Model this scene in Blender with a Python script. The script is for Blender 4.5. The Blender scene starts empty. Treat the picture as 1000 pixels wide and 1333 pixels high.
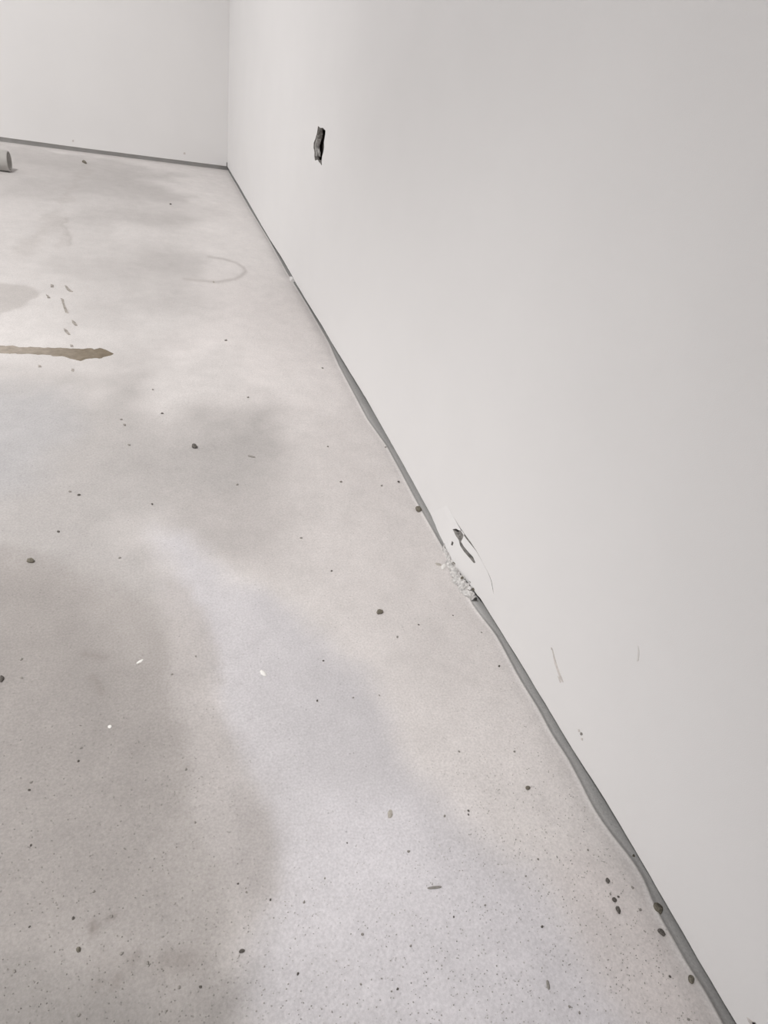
import bpy, bmesh, math, random
import numpy as np
from mathutils import Matrix, Vector, noise

# ------------------------------------------------------------------ camera, light, exposure
# world: x to the right wall, y to the back wall, z up, metres; the camera is above (0, 0)
CAM_H = 0.6180
WALL_X = 0.43212          # face of the right wall
WALL_Y = 3.43460          # face of the back wall
GAP = 0.0180              # the boards stop this far above the floor
SC = bpy.context.scene
COL = SC.collection
LEFT, NEAR, TOP = -2.9, -1.9, 2.5

cam_data = bpy.data.cameras.new('camera')
cam = bpy.data.objects.new('camera', cam_data)
COL.objects.link(cam)
cam_data.sensor_fit = 'HORIZONTAL'
cam_data.sensor_width = 36.0
cam_data.lens = 28.8
cam_data.clip_start = 0.01
cam.matrix_world = Matrix((
    (0.935622, 0.063978, -0.347157, 0.0),
    (-0.310213, 0.618337, -0.722099, 0.0),
    (0.168461, 0.783305, 0.598377, CAM_H),
    (0, 0, 0, 1)))
SC.camera = cam

world = bpy.data.worlds.new('overcast_sky')
SC.world = world
world.use_nodes = True
world.node_tree.nodes['Background'].inputs[0].default_value = (0.96, 0.98, 1.0, 1)
world.node_tree.nodes['Background'].inputs[1].default_value = 1.0

def area_light(name, loc, rot, sx, sy, power, col):
    d = bpy.data.lights.new(name, 'AREA')
    d.shape = 'RECTANGLE'
    d.size, d.size_y, d.energy, d.color = sx, sy, power, col
    o = bpy.data.objects.new(name, d)
    o.location, o.rotation_euler = loc, rot
    COL.objects.link(o)
    return o

def spot_light(name, loc, power, angle, size, col, aim=None):
    d = bpy.data.lights.new(name, 'SPOT')
    d.energy, d.spot_size, d.spot_blend, d.shadow_soft_size, d.color = power, angle, 1.0, size, col
    o = bpy.data.objects.new(name, d)
    o.location = loc
    if aim:
        o.rotation_euler = (Vector(aim) - Vector(loc)).to_track_quat('-Z', 'Y').to_euler()
    COL.objects.link(o)
    return o

POWER = (33.0, 6.1, 310.0, 207.0, 0.45)
# added lamps, daylight assumed through unseen openings in the left and near walls
area_light('assumed_daylight_left', (LEFT - 0.25, 1.75, 1.15), (0, -math.pi / 2, 0), 2.1, 2.2, POWER[0], (0.98, 0.985, 1.0))
area_light('assumed_daylight_near', (-1.6, NEAR - 0.25, 1.15), (math.pi / 2, 0, 0), 1.6, 2.1, POWER[1], (0.95, 0.97, 1.0))
# two added unseen spots, fitted so the walls darken upward and towards the camera
spot_light('added_wall_spot', (-1.2, 0.2, TOP - 0.03), POWER[2], 0.874, 0.12, (1.0, 0.985, 0.97), (-0.35, 0.635, 0))
spot_light('added_wall_spot', (-1.0, 1.6, TOP - 0.03), POWER[3], 1.71, 0.12, (1.0, 0.985, 0.97), (-0.9, 2.57, 0))
world.node_tree.nodes['Background'].inputs[1].default_value = POWER[4]

SC.view_settings.view_transform = 'Standard'
SC.view_settings.look = 'None'
SC.view_settings.gamma = 1.0
SC.view_settings.use_curve_mapping = False
SC.view_settings.exposure = 0.0

# ------------------------------------------------------------------ helpers
def lin(r, g, b):
    return tuple(((c / 255) / 12.92 if c / 255 <= 0.04045 else ((c / 255 + 0.055) / 1.055) ** 2.4) for c in (r, g, b))

def mat(name, col, rough=0.8, spec=0.3, var=0.06, scale=60.0, bump=0.0, bump_scale=200.0, attr=None):
    m = bpy.data.materials.new(name)
    m.use_nodes = True
    nt = m.node_tree
    N, L = nt.nodes, nt.links
    b = N['Principled BSDF']
    b.inputs['Roughness'].default_value = rough
    b.inputs['Specular IOR Level'].default_value = spec
    tc = N.new('ShaderNodeTexCoord')
    no = N.new('ShaderNodeTexNoise')
    no.inputs['Scale'].default_value = scale
    no.inputs['Detail'].default_value = 5
    L.new(tc.outputs['Object'], no.inputs['Vector'])
    mr = N.new('ShaderNodeMapRange')
    mr.inputs['From Min'].default_value, mr.inputs['From Max'].default_value = 0.3, 0.7
    mr.inputs['To Min'].default_value, mr.inputs['To Max'].default_value = 1 - var, 1 + var
    L.new(no.outputs['Fac'], mr.inputs['Value'])
    mx = N.new('ShaderNodeVectorMath')
    mx.operation = 'SCALE'
    if attr:
        at = N.new('ShaderNodeAttribute')
        at.attribute_name = attr
        L.new(at.outputs['Color'], mx.inputs[0])
    else:
        mx.inputs[0].default_value = col
    L.new(mr.outputs['Result'], mx.inputs['Scale'])
    L.new(mx.outputs['Vector'], b.inputs['Base Color'])
    if bump:
        n2 = N.new('ShaderNodeTexNoise')
        n2.inputs['Scale'].default_value = bump_scale
        n2.inputs['Detail'].default_value = 3
        L.new(tc.outputs['Object'], n2.inputs['Vector'])
        bp = N.new('ShaderNodeBump')
        bp.inputs['Strength'].default_value = bump
        bp.inputs['Distance'].default_value = 0.001
        L.new(n2.outputs['Fac'], bp.inputs['Height'])
        L.new(bp.outputs['Normal'], b.inputs['Normal'])
    return m

WALL_COL = (0.78, 0.765, 0.757)
M_WALL = mat('white_wall_paint', WALL_COL, 0.75, 0.25, 0.012, 6.0, 0.12, 900.0)
M_CORE = mat('shade_darkened_gypsum', (0.32, 0.305, 0.29), 0.95, 0.1, 0.4, 130.0, 0.5, 900.0)  # gypsum darkened to put the shade of cracks and cut edges into its colour
M_PAPER = mat('torn_board_paper', (0.34, 0.325, 0.305), 0.9, 0.1, 0.35, 170.0, 0.5, 700.0)
M_TORN = mat('torn_white_paper', (0.56, 0.545, 0.53), 0.9, 0.15, 0.3, 240.0, 0.5, 700.0)
M_PALE_PAPER = mat('pale_torn_paper', (0.60, 0.585, 0.565), 0.9, 0.1, 0.3, 150.0, 0.5, 700.0)
M_PLASTER = mat('white_plaster', (0.78, 0.765, 0.75), 0.9, 0.15, 0.08, 300.0, 0.6, 900.0)
M_TRACK = mat('shade_dark_track', (0.16, 0.155, 0.15), 0.7, 0.3, 0.1, 40.0)  # track metal darkened so the gap shades off towards the board edge
M_TRACK_LIGHT = mat('lightened_gap_track', (0.46, 0.45, 0.44), 0.6, 0.3, 0.06, 30.0)  # same track metal, lightened to lift the shade in the back gap
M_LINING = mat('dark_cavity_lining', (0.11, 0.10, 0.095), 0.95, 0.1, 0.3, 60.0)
M_SHELL = mat('primer_white', (0.78, 0.76, 0.74), 0.85, 0.2, 0.02, 5.0)
M_STONE = mat('olive_grey_stone', (0.17, 0.155, 0.125), 0.9, 0.2, 0.35, 2.2, 0.4, 8.0)
M_DARK = mat('dark_brown_stone', (0.12, 0.11, 0.10), 0.9, 0.2, 0.35, 2.2, 0.4, 8.0)
M_GRIT = mat('grey_brown_grit', (0.27, 0.255, 0.235), 0.9, 0.2, 0.3, 3.0)
M_PALE = mat('pale_flake', (0.74, 0.725, 0.70), 0.85, 0.2, 0.06, 3.0)
M_BEIGE = mat('beige_grit', (0.42, 0.39, 0.35), 0.9, 0.2, 0.2, 3.0)
M_BACK = mat('brown_inner_board', (0.17, 0.155, 0.14), 0.9, 0.1, 0.3, 60.0)
M_FINE = mat('fine_grey_grit', (0.42, 0.40, 0.38), 0.9, 0.2, 0.3, 30.0)
M_MUD = mat('dried_brown_mud', (0.3, 0.27, 0.23), 0.9, 0.2, 0.16, 90.0, 0.3, 400.0, attr='mud_tint')
M_CLOD = mat('thin_grey_mud', (0.31, 0.285, 0.26), 0.9, 0.2, 0.25, 120.0, 0.3, 500.0)
M_PIPE = mat('grey_plastic_pipe', (0.47, 0.455, 0.43), 0.5, 0.4, 0.05, 20.0)
M_SCUFF = mat('scuffed_paint', (0.60, 0.56, 0.535), 0.85, 0.2, 0.12, 200.0)
M_CHIP = mat('chipped_paint', (0.24, 0.225, 0.21), 0.9, 0.2, 0.25, 400.0)

def link(name, bm, m, parent=None, smooth=False):
    me = bpy.data.meshes.new(name)
    bmesh.ops.recalc_face_normals(bm, faces=bm.faces)
    bm.to_mesh(me)
    bm.free()
    for mm in (m if isinstance(m, (list, tuple)) else [m]):
        me.materials.append(mm)
    if smooth:
        for p in me.polygons:
            p.use_smooth = True
    o = bpy.data.objects.new(name, me)
    COL.objects.link(o)
    if parent:
        o.parent = parent
    return o

def tag(o, label, cat, group=None):
    o['label'] = label
    o['category'] = cat
    if group:
        o['group'] = group
    return o

def struct(o):
    o['kind'] = 'structure'
    return o

def box(bm, x0, x1, y0, y1, z0, z1):
    v = [bm.verts.new((x, y, z)) for x in (x0, x1) for y in (y0, y1) for z in (z0, z1)]
    for f in ((0, 1, 3, 2), (4, 6, 7, 5), (0, 4, 5, 1), (2, 3, 7, 6), (0, 2, 6, 4), (1, 5, 7, 3)):
        bm.faces.new([v[i] for i in f])

def densify(pts, step, amp, seed, closed=False):
    """Subdivide a 2-D outline and roughen it."""
    out, n = [], len(pts)
    for i in range(n if closed else n - 1):
        a, b = Vector(pts[i]), Vector(pts[(i + 1) % n])
        k = max(1, int((b - a).length / step))
        for j in range(k):
            p = a.lerp(b, j / k)
            q = Vector((p.x * 90, p.y * 90, seed))
            if i or j or closed:
                p = p + Vector((noise.noise(q), noise.noise(q + Vector((7, 3, 1))))) * amp
            out.append((p.x, p.y))
    if not closed:
        out.append(tuple(pts[-1]))
    return out

def board(bm, outline, holes, place, depth):
    """Sheet of board: outline with holes, filled, then given its thickness. place(u, v, d) -> point."""
    edges = []
    for loop in [outline] + holes:
        vs = [bm.verts.new((u, v, 0)) for u, v in loop]
        edges += [bm.edges.new((vs[i], vs[(i + 1) % len(vs)])) for i in range(len(vs))]
    r = bmesh.ops.triangle_fill(bm, use_beauty=True, use_dissolve=False, edges=edges, normal=(0, 0, 1))
    faces = [g for g in r['geom'] if isinstance(g, bmesh.types.BMFace)]
    front = list(bm.verts)
    ex = bmesh.ops.extrude_face_region(bm, geom=faces, use_keep_orig=True)
    back = {g for g in ex['geom'] if isinstance(g, bmesh.types.BMVert)}
    for v in bm.verts:
        v.co = Vector(place(v.co.x, v.co.y, depth if v in back else 0.0))
    return front, back

# ------------------------------------------------------------------ floor (its colour holds dust, wear and a darkening against lamp light)
wavy_pts = [(0.4330, -1.9), (0.4325, -0.4), (0.4310, -0.05)] + sorted([(0.4373, 1.4306), (0.4285, 1.2997), (0.4228, 1.0527), (0.4314, 0.9461), (0.4297, 0.8594), (0.4267, 0.7658), (0.4264, 0.7168), (0.4266, 0.6296), (0.4213, 0.5187), (0.4311, 0.4602), (0.4284, 0.3851), (0.4306, 0.3424), (0.4288, 0.3037), (0.4319, 0.2735), (0.4301, 0.2442), (0.4276, 0.2125), (0.4304, 0.1873), (0.4374, 0.1584), (0.4388, 0.1383), (0.4316, 0.1108), (0.4324, 0.0898), (0.4312, 0.0653), (0.4339, 0.0476), (0.4328, 0.0228)], key=lambda p: p[1]) + [(0.4385, 1.7), (0.4345, 1.95), (0.4390, 2.3), (0.4345, 2.7), (0.4360, 3.1), (0.4360, WALL_Y)]
WY_, WX_ = np.array([p[1] for p in wavy_pts]), np.array([p[0] for p in wavy_pts])

def wavy(y):
    a = np.interp(y, WY_, WX_)
    b = (np.interp(y - 0.012, WY_, WX_) + np.interp(y + 0.012, WY_, WX_)) / 2
    return (a + b) / 2

xs = np.concatenate([np.linspace(LEFT, -0.72, 14)[:-1], np.arange(-0.72, 0.40, 0.004), np.arange(0.40, 0.4321, 0.002)])
ys = np.concatenate([np.linspace(NEAR, -0.16, 12)[:-1], np.arange(-0.16, 1.0, 0.005), np.arange(1.0, 2.0, 0.006), np.arange(2.0, WALL_Y, 0.008), [WALL_Y]])
XX, YY = np.meshgrid(xs, ys)
xl = xs[-1]
k = np.clip((XX - 0.36) / (xl - 0.36), 0, 1)
XX = XX + k * (wavy(YY) - xl)
edge_d = wavy(YY) - XX

_rs = np.random.RandomState(4)
def vnoise(x, y, s, seed):
    """Smooth value noise, -1..1."""
    t = np.random.RandomState(seed).rand(256, 256) * 2 - 1
    u, v = x / s + 91.3, y / s + 47.7
    i, j = np.floor(u).astype(int), np.floor(v).astype(int)
    fu, fv = u - i, v - j
    fu, fv = fu * fu * (3 - 2 * fu), fv * fv * (3 - 2 * fv)
    g = lambda a, b: t[a % 256, b % 256]
    return (g(i, j) * (1 - fu) + g(i + 1, j) * fu) * (1 - fv) + (g(i, j + 1) * (1 - fu) + g(i + 1, j + 1) * fu) * fv

def fbm(x, y, s, seed):
    return (vnoise(x, y, s, seed) + 0.5 * vnoise(x, y, s / 2.1, seed + 1) + 0.25 * vnoise(x, y, s / 4.3, seed + 2)) / 1.75

def poly_mask(pts, soft, warp=0.02, ws=0.12, seed=1, sy=1.0):
    """1 inside a polygon of the floor, 0 outside, with a soft ragged rim."""
    px = XX + warp * fbm(XX, YY, ws, seed)
    py = YY + warp * sy * fbm(XX, YY, ws, seed + 5)
    d = np.full(px.shape, 1e9)
    inside = np.zeros(px.shape, bool)
    n = len(pts)
    for i in range(n):
        (ax, ay), (bx, by) = pts[i], pts[(i + 1) % n]
        ay_, by_, py_ = ay / sy, by / sy, py / sy
        ex, ey = bx - ax, by_ - ay_
        t = np.clip(((px - ax) * ex + (py_ - ay_) * ey) / (ex * ex + ey * ey + 1e-12), 0, 1)
        d = np.minimum(d, np.hypot(px - ax - t * ex, py_ - ay_ - t * ey))
        if ay != by:
            c = ((ay > py) != (by > py)) & (px < (bx - ax) * (py - ay) / (by - ay) + ax)
            inside ^= c
    sd = np.where(inside, d, -d)
    q = np.clip(sd / (2 * soft) + 0.5, 0, 1)
    return q * q * (3 - 2 * q)

def line_mask(pts, w, warp=0.0, sy=1.0):
    px = XX + warp * fbm(XX, YY, 0.05, 31)
    d = np.full(px.shape, 1e9)
    for (ax, ay), (bx, by) in zip(pts[:-1], pts[1:]):
        ex, ey = bx - ax, (by - ay) / sy
        t = np.clip(((px - ax) * ex + (YY - ay) / sy * ey) / (ex * ex + ey * ey + 1e-12), 0, 1)
        d = np.minimum(d, np.hypot(px - ax - t * ex, (YY - ay) / sy - t * ey))
    return np.exp(-(d / w) ** 2)

ALB = 0.80 / lin(222, 222, 222)[0]
tint = np.zeros(XX.shape + (3,))
tint[:] = lin(205, 200, 198)

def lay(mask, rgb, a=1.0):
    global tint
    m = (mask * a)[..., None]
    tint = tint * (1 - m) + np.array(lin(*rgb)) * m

# dust over concrete, the left painted darker to offset the spot's pool of light
lay(poly_mask([(-3, 1.9), (0.6, 1.9), (0.6, 3.6), (-3, 3.6)], 0.25, 0.08, 0.3, 2), (209, 205, 203))
lay(poly_mask([(-3, 1.2), (-3, 3.3), (-0.4926, 3.1236), (-0.1906, 3.2138), (0.1245, 3.0114), (0.2232, 2.4932), (0.1336, 2.068), (0.1547, 1.6828), (0.0621, 1.4277), (-0.0016, 1.2323), (-0.3, 1.1)], 0.07, 0.05, 0.25, 3, 2.0), (187, 183, 181))
lay(poly_mask([(-0.2682, 1.2908), (-0.1021, 1.2463), (0.0392, 1.3056), (0.0074, 1.076), (0.2016, 1.135), (0.2971, 0.929), (0.2814, 0.8101), (0.2078, 0.6619), (0.1235, 0.6322), (0.0629, 0.6565), (0.0108, 0.7387), (0.0262, 0.646), (0.0255, 0.5675), (-0.0558, 0.5195), (-0.1699, 0.4876), (-0.7, 0.5), (-0.7, 1.25)], 0.085, 0.06, 0.12, 11, 1.5), (164, 160, 158))
lay(poly_mask([(-0.0457, 1.0631), (0.1991, 1.119), (0.2194, 1.0572), (0.0634, 0.9181), (-0.0097, 0.9462)], 0.04, 0.03, 0.08, 13, 1.5), (162, 158, 156), 0.5)
lay(poly_mask([(0.0329, 0.8321), (0.1529, 0.8215), (0.2989, 0.8785), (0.2156, 0.6964), (0.1353, 0.6385), (0.0741, 0.663)], 0.05, 0.03, 0.07, 14), (172, 167, 165), 0.75)
lay(poly_mask([(0.2073, 0.9091), (0.3067, 1.1022), (0.4141, 1.0687), (0.4218, 0.691), (0.4187, 0.5026), (0.3814, 0.3776), (0.2788, 0.3341), (0.2343, 0.4664), (0.1722, 0.6017)], 0.08, 0.03, 0.08, 16), (193, 188, 186))
lay(poly_mask([(0.0002, 0.7399), (0.0471, 0.7168), (0.0902, 0.6215), (0.1635, 0.5587), (0.2301, 0.4191), (0.258, 0.2823), (0.3137, 0.1728), (0.3422, 0.0924), (0.3532, 0.0383), (0.3, -0.15), (0.02, -0.15), (0.041, 0.101), (0.043, 0.1537), (0.068, 0.21), (0.0684, 0.3018), (0.0362, 0.3866), (0.0332, 0.4915), (0.017, 0.6103)], 0.03, 0.02, 0.07, 17), (184, 181, 183))
lay(poly_mask([(0.1429, 0.3005), (0.2486, 0.2587), (0.3137, 0.1728), (0.3422, 0.0924), (0.3532, 0.0383), (0.3, -0.15), (0.02, -0.15), (0.17, 0.0625), (0.1088, 0.135), (0.1083, 0.2189)], 0.06, 0.03, 0.1, 18), (202, 199, 202))
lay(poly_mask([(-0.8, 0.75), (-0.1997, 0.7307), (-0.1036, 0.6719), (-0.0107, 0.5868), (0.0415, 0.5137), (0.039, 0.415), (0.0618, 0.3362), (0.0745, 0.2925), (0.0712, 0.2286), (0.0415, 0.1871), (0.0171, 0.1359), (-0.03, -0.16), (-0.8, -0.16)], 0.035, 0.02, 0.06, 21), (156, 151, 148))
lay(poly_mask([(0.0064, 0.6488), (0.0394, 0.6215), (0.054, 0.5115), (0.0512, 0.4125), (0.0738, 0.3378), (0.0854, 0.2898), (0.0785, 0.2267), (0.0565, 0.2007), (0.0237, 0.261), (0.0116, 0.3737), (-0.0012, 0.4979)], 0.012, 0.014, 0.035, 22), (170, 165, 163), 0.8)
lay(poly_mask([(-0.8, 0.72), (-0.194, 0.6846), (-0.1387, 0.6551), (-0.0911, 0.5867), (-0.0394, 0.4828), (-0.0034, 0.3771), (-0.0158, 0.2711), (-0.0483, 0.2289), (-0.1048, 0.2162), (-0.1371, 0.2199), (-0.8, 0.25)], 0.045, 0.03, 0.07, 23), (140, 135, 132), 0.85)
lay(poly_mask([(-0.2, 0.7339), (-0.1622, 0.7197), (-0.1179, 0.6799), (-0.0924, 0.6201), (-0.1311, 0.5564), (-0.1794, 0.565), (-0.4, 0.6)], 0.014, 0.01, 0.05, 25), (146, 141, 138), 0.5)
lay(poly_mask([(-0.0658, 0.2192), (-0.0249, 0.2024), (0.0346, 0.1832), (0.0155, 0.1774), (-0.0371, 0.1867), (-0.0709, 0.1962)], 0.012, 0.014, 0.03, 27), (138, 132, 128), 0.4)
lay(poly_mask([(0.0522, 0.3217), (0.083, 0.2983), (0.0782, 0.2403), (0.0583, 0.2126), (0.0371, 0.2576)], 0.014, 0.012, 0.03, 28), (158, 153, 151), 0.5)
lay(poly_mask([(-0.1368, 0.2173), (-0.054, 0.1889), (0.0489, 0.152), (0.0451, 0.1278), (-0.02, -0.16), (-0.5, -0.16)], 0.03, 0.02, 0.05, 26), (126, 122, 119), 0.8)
lay(poly_mask([(0.3981, 0.1896), (0.4282, 0.1359), (0.4246, 0.0514), (0.4215, 0.0184), (0.3465, 0.0402), (0.3317, 0.0893), (0.341, 0.1585)], 0.02, 0.015, 0.06, 29), (200, 193, 191), 0.6)
lay(poly_mask([(-0.2564, 1.1942), (-0.1652, 1.165), (-0.1318, 1.0257), (-0.1742, 0.8504), (-0.2147, 0.8539), (-0.5, 0.9), (-0.6, 1.1)], 0.05, 0.04, 0.1, 30), (157, 156, 158), 0.6)
lay(poly_mask([(0.0236, 1.3049), (0.1856, 1.3733), (0.212, 1.2024), (0.0284, 1.0901), (0.0026, 1.1352)], 0.035, 0.03, 0.08, 33, 1.5), (190, 186, 184), 0.7)
# broom streaks across the far floor
for sd, a, pts in (
        (41, 0.6, [(-0.52, 3.3473), (-0.3483, 3.3707), (-0.1336, 3.3491), (0.1034, 3.2373), (0.2452, 3.1638), (0.0791, 3.0153), (-0.1839, 3.0379), (-0.4909, 3.1097)]),
        (43, 0.55, [(-0.445, 2.7351), (-0.3126, 2.9087), (-0.1264, 3.0144), (0.2328, 2.8264), (0.165, 2.6993), (-0.1198, 2.7101), (-0.4124, 2.4684)]),
        (45, 0.5, [(-0.1633, 2.4946), (0.036, 2.5559), (0.2287, 2.4647), (0.1686, 2.3751), (-0.0653, 2.3398), (-0.2448, 2.3108)]),
        (47, 0.4, [(0.0239, 2.1307), (0.1807, 2.0802), (0.2126, 1.9419), (0.1386, 1.8466), (-0.0024, 1.9275)]),
        (49, 0.4, [(-0.2402, 1.9705), (0.0405, 1.9719), (0.1222, 1.9085), (-0.0626, 1.8188), (-0.247, 1.8285)]),
        (51, 0.45, [(-0.0286, 1.4202), (0.1144, 1.4408), (0.0648, 1.3377), (-0.0597, 1.2651), (-0.1181, 1.298)]),
        (53, 0.4, [(-0.1673, 1.6857), (-0.0073, 1.6851), (0.1015, 1.6213), (-0.0106, 1.5189), (-0.1434, 1.5404)])):
    lay(poly_mask(pts, 0.027, 0.035, 0.12, sd, 3.0), (170, 166, 164), a)
for sd, pts in ((61, [(-0.065, 2.2861), (0.1734, 2.2761), (0.2654, 2.2001), (0.1359, 2.0993), (-0.0642, 2.1209)]), (63, [(0.012, 2.6554), (0.3238, 2.6967), (0.3342, 2.545), (0.2468, 2.5123)]), (65, [(-0.0274, 1.5309), (0.1375, 1.6002), (0.1264, 1.4777), (0.0209, 1.4414)])):
    lay(poly_mask(pts, 0.03, 0.04, 0.12, sd, 3.0), (198, 194, 192), 0.7)
# a dried patch, old foot marks and the arc of a dried drip
lay(poly_mask([(-0.7, 1.85), (-0.3211, 1.7226), (-0.271, 1.7157), (-0.2307, 1.6751), (-0.2507, 1.5921), (-0.2976, 1.5304), (-0.7, 1.6)], 0.006, 0.008, 0.04, 71, 2.0), (160, 155, 152), 0.7)
lay(line_mask([(-0.2623, 2.3132), (-0.2516, 2.4094), (-0.2213, 2.2841), (-0.2185, 2.0465)], 0.012, 0.03, 3.0), (168, 163, 160), 0.4)
lay(line_mask([(-0.2153, 2.3306), (-0.1959, 2.0676)], 0.006, 0.02, 3.0), (156, 151, 148), 0.5)
lay(line_mask([(-0.185, 3.0661), (-0.2328, 2.5475)], 0.02, 0.04, 3.0), (170, 165, 162), 0.5)
lay(line_mask([(-0.2424, 2.2766), (-0.2983, 1.9892)], 0.02, 0.03, 3.0), (170, 165, 162), 0.5)
lay(line_mask([(0.2063, 2.0563), (0.2519, 2.045), (0.2859, 2.0159), (0.3015, 1.9758), (0.3035, 1.9408), (0.2833, 1.8954), (0.2611, 1.8643), (0.2045, 1.8276), (0.154, 1.8306), (0.1169, 1.836)], 0.0055, 0.0, 2.2), (168, 162, 159), 0.6)
lay(line_mask([(-0.0074, 0.796), (0.0096, 0.7791), (0.028, 0.7547), (0.0023, 0.7893)], 0.0022), (170, 165, 165), 0.5)
for w, a, pts in ((0.0028, 0.55, [(-0.0732, 0.2344), (-0.0707, 0.2303), (-0.0667, 0.2327)]), (0.0022, 0.5, [(-0.0707, 0.2303), (-0.07, 0.2255)]), (0.0040, 0.5, [(-0.0546, 0.1869), (-0.0523, 0.1879)]),
                  (0.0040, 0.35, [(-0.0679, 0.1886), (-0.0663, 0.1897)]), (0.0028, 0.45, [(-0.0584, 0.2352), (-0.0555, 0.2349)]), (0.0075, 0.35, [(-0.0164, 0.194), (0, 0.1878)]),
                  (0.0035, 0.35, [(-0.0426, 0.1979), (-0.0367, 0.2029)]), (0.006, 0.25, [(-0.0888, 0.5256), (-0.0681, 0.5149)]), (0.005, 0.25, [(-0.0796, 0.4906), (-0.0696, 0.4676)])):
    lay(line_mask(pts, w), (110, 102, 97), a)
# fine unevenness of the dust coat
g = 1 + 0.035 * fbm(XX, YY, 0.11, 81) + 0.035 * fbm(XX, YY * 0.7, 0.025, 85)
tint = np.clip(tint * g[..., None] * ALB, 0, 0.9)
lip = np.exp(-(edge_d / 0.0035) ** 2)[..., None]
tint = tint * (1 - 0.5 * lip) + np.array([0.82, 0.80, 0.785]) * 0.5 * lip  # rim painted lighter, like a raised edge catching light

ZZ = 0.0007 * fbm(XX, YY, 0.25, 90) - 0.0007 + 0.0013 * np.exp(-(edge_d / 0.004) ** 2)
ny, nx = XX.shape
# beyond the ragged rim the floor drops a little and runs on under the boards
steps = [(0.0008, -0.0008), (0.006, -0.0019), (0.014, -0.0046), (0.03, -0.0105), (0.05, -0.0180)]
extra_x = [XX[:, -1] + dx for dx, dz in steps] + [np.full(ny, WALL_X + 0.075)]
extra_z = [np.full(ny, dz) for dx, dz in steps] + [np.full(ny, -0.0190)]
NE = len(extra_x)
VX = np.concatenate([XX] + [e[:, None] for e in extra_x], 1)
VY = np.concatenate([YY] + [YY[:, -1:]] * NE, 1)
VZ = np.concatenate([ZZ] + [e[:, None] for e in extra_z], 1)
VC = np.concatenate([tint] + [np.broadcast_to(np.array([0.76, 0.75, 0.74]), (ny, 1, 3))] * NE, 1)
# and on under the back wall
VX = np.concatenate([VX, VX[-1:]], 0)
VY = np.concatenate([VY, np.full((1, nx + NE), WALL_Y + 0.075)], 0)
VZ = np.concatenate([VZ, VZ[-1:]], 0)
VC = np.concatenate([VC, VC[-1:]], 0)
rows, cols = VX.shape
co = np.stack([VX, VY, VZ], -1).reshape(-1, 3).astype(np.float32)
idx = np.arange(rows * cols).reshape(rows, cols)
quads = np.stack([idx[:-1, :-1], idx[:-1, 1:], idx[1:, 1:], idx[1:, :-1]], -1).reshape(-1, 4)
me = bpy.data.meshes.new('floor')
me.vertices.add(len(co))
me.vertices.foreach_set('co', co.ravel())
me.loops.add(quads.size)
me.loops.foreach_set('vertex_index', quads.ravel().astype(np.int32))
me.polygons.add(len(quads))
me.polygons.foreach_set('loop_start', np.arange(0, quads.size, 4, dtype=np.int32))
me.polygons.foreach_set('use_smooth', np.ones(len(quads), bool))
me.update(calc_edges=True)
ca = me.color_attributes.new('dust_shade_tint', 'FLOAT_COLOR', 'POINT')
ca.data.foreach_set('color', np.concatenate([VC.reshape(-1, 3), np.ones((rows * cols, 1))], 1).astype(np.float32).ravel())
floor = bpy.data.objects.new('floor', me)
COL.objects.link(floor)
struct(floor)

def floor_material():
    m = bpy.data.materials.new('dusty_concrete')
    m.use_nodes = True
    nt = m.node_tree
    N, L = nt.nodes, nt.links
    b = N['Principled BSDF']
    b.inputs['Roughness'].default_value = 0.62
    b.inputs['Specular IOR Level'].default_value = 0.35
    tc = N.new('ShaderNodeTexCoord')
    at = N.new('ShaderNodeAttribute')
    at.attribute_name = 'dust_shade_tint'
    def noi(scale, detail=4, rough=0.6):
        n = N.new('ShaderNodeTexNoise')
        n.inputs['Scale'].default_value, n.inputs['Detail'].default_value, n.inputs['Roughness'].default_value = scale, detail, rough
        L.new(tc.outputs['Object'], n.inputs['Vector'])
        return n
    def rng(src, a, b_, c, d):
        r = N.new('ShaderNodeMapRange')
        for nm, v in zip(('From Min', 'From Max', 'To Min', 'To Max'), (a, b_, c, d)):
            r.inputs[nm].default_value = v
        L.new(src, r.inputs['Value'])
        return r.outputs['Result']
    def mul(a, b_):
        q = N.new('ShaderNodeMath')
        q.operation = 'MULTIPLY'
        L.new(a, q.inputs[0])
        L.new(b_, q.inputs[1])
        return q.outputs[0]
    grain = rng(noi(420, 3).outputs['Fac'], 0.25, 0.75, 0.85, 1.13)
    cloud = rng(noi(26, 5, 0.65).outputs['Fac'], 0.3, 0.7, 0.955, 1.045)
    # dark aggregate grains showing through the coat
    vo = N.new('ShaderNodeTexVoronoi')
    vo.inputs['Scale'].default_value = 230
    L.new(tc.outputs['Object'], vo.inputs['Vector'])
    sepc = N.new('ShaderNodeSeparateColor')
    L.new(vo.outputs['Color'], sepc.inputs[0])
    pick = rng(sepc.outputs[0], 0.86, 0.90, 0.0, 1.0)
    near = rng(vo.outputs['Distance'], 0.10, 0.28, 1.0, 0.0)
    patch = rng(noi(9, 3).outputs['Fac'], 0.40, 0.62, 0.25, 1.0)
    spot = mul(mul(pick, near), patch)
    speck = rng(spot, 0, 1, 1.0, 0.66)
    f = mul(mul(grain, cloud), speck)
    mx = N.new('ShaderNodeVectorMath')
    mx.operation = 'SCALE'
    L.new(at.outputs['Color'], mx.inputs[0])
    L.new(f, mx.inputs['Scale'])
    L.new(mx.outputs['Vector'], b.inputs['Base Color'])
    bp = N.new('ShaderNodeBump')
    bp.inputs['Strength'].default_value = 0.25
    bp.inputs['Distance'].default_value = 0.0006
    L.new(noi(500, 3).outputs['Fac'], bp.inputs['Height'])
    L.new(bp.outputs['Normal'], b.inputs['Normal'])
    return m
me.materials.append(floor_material())

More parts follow.
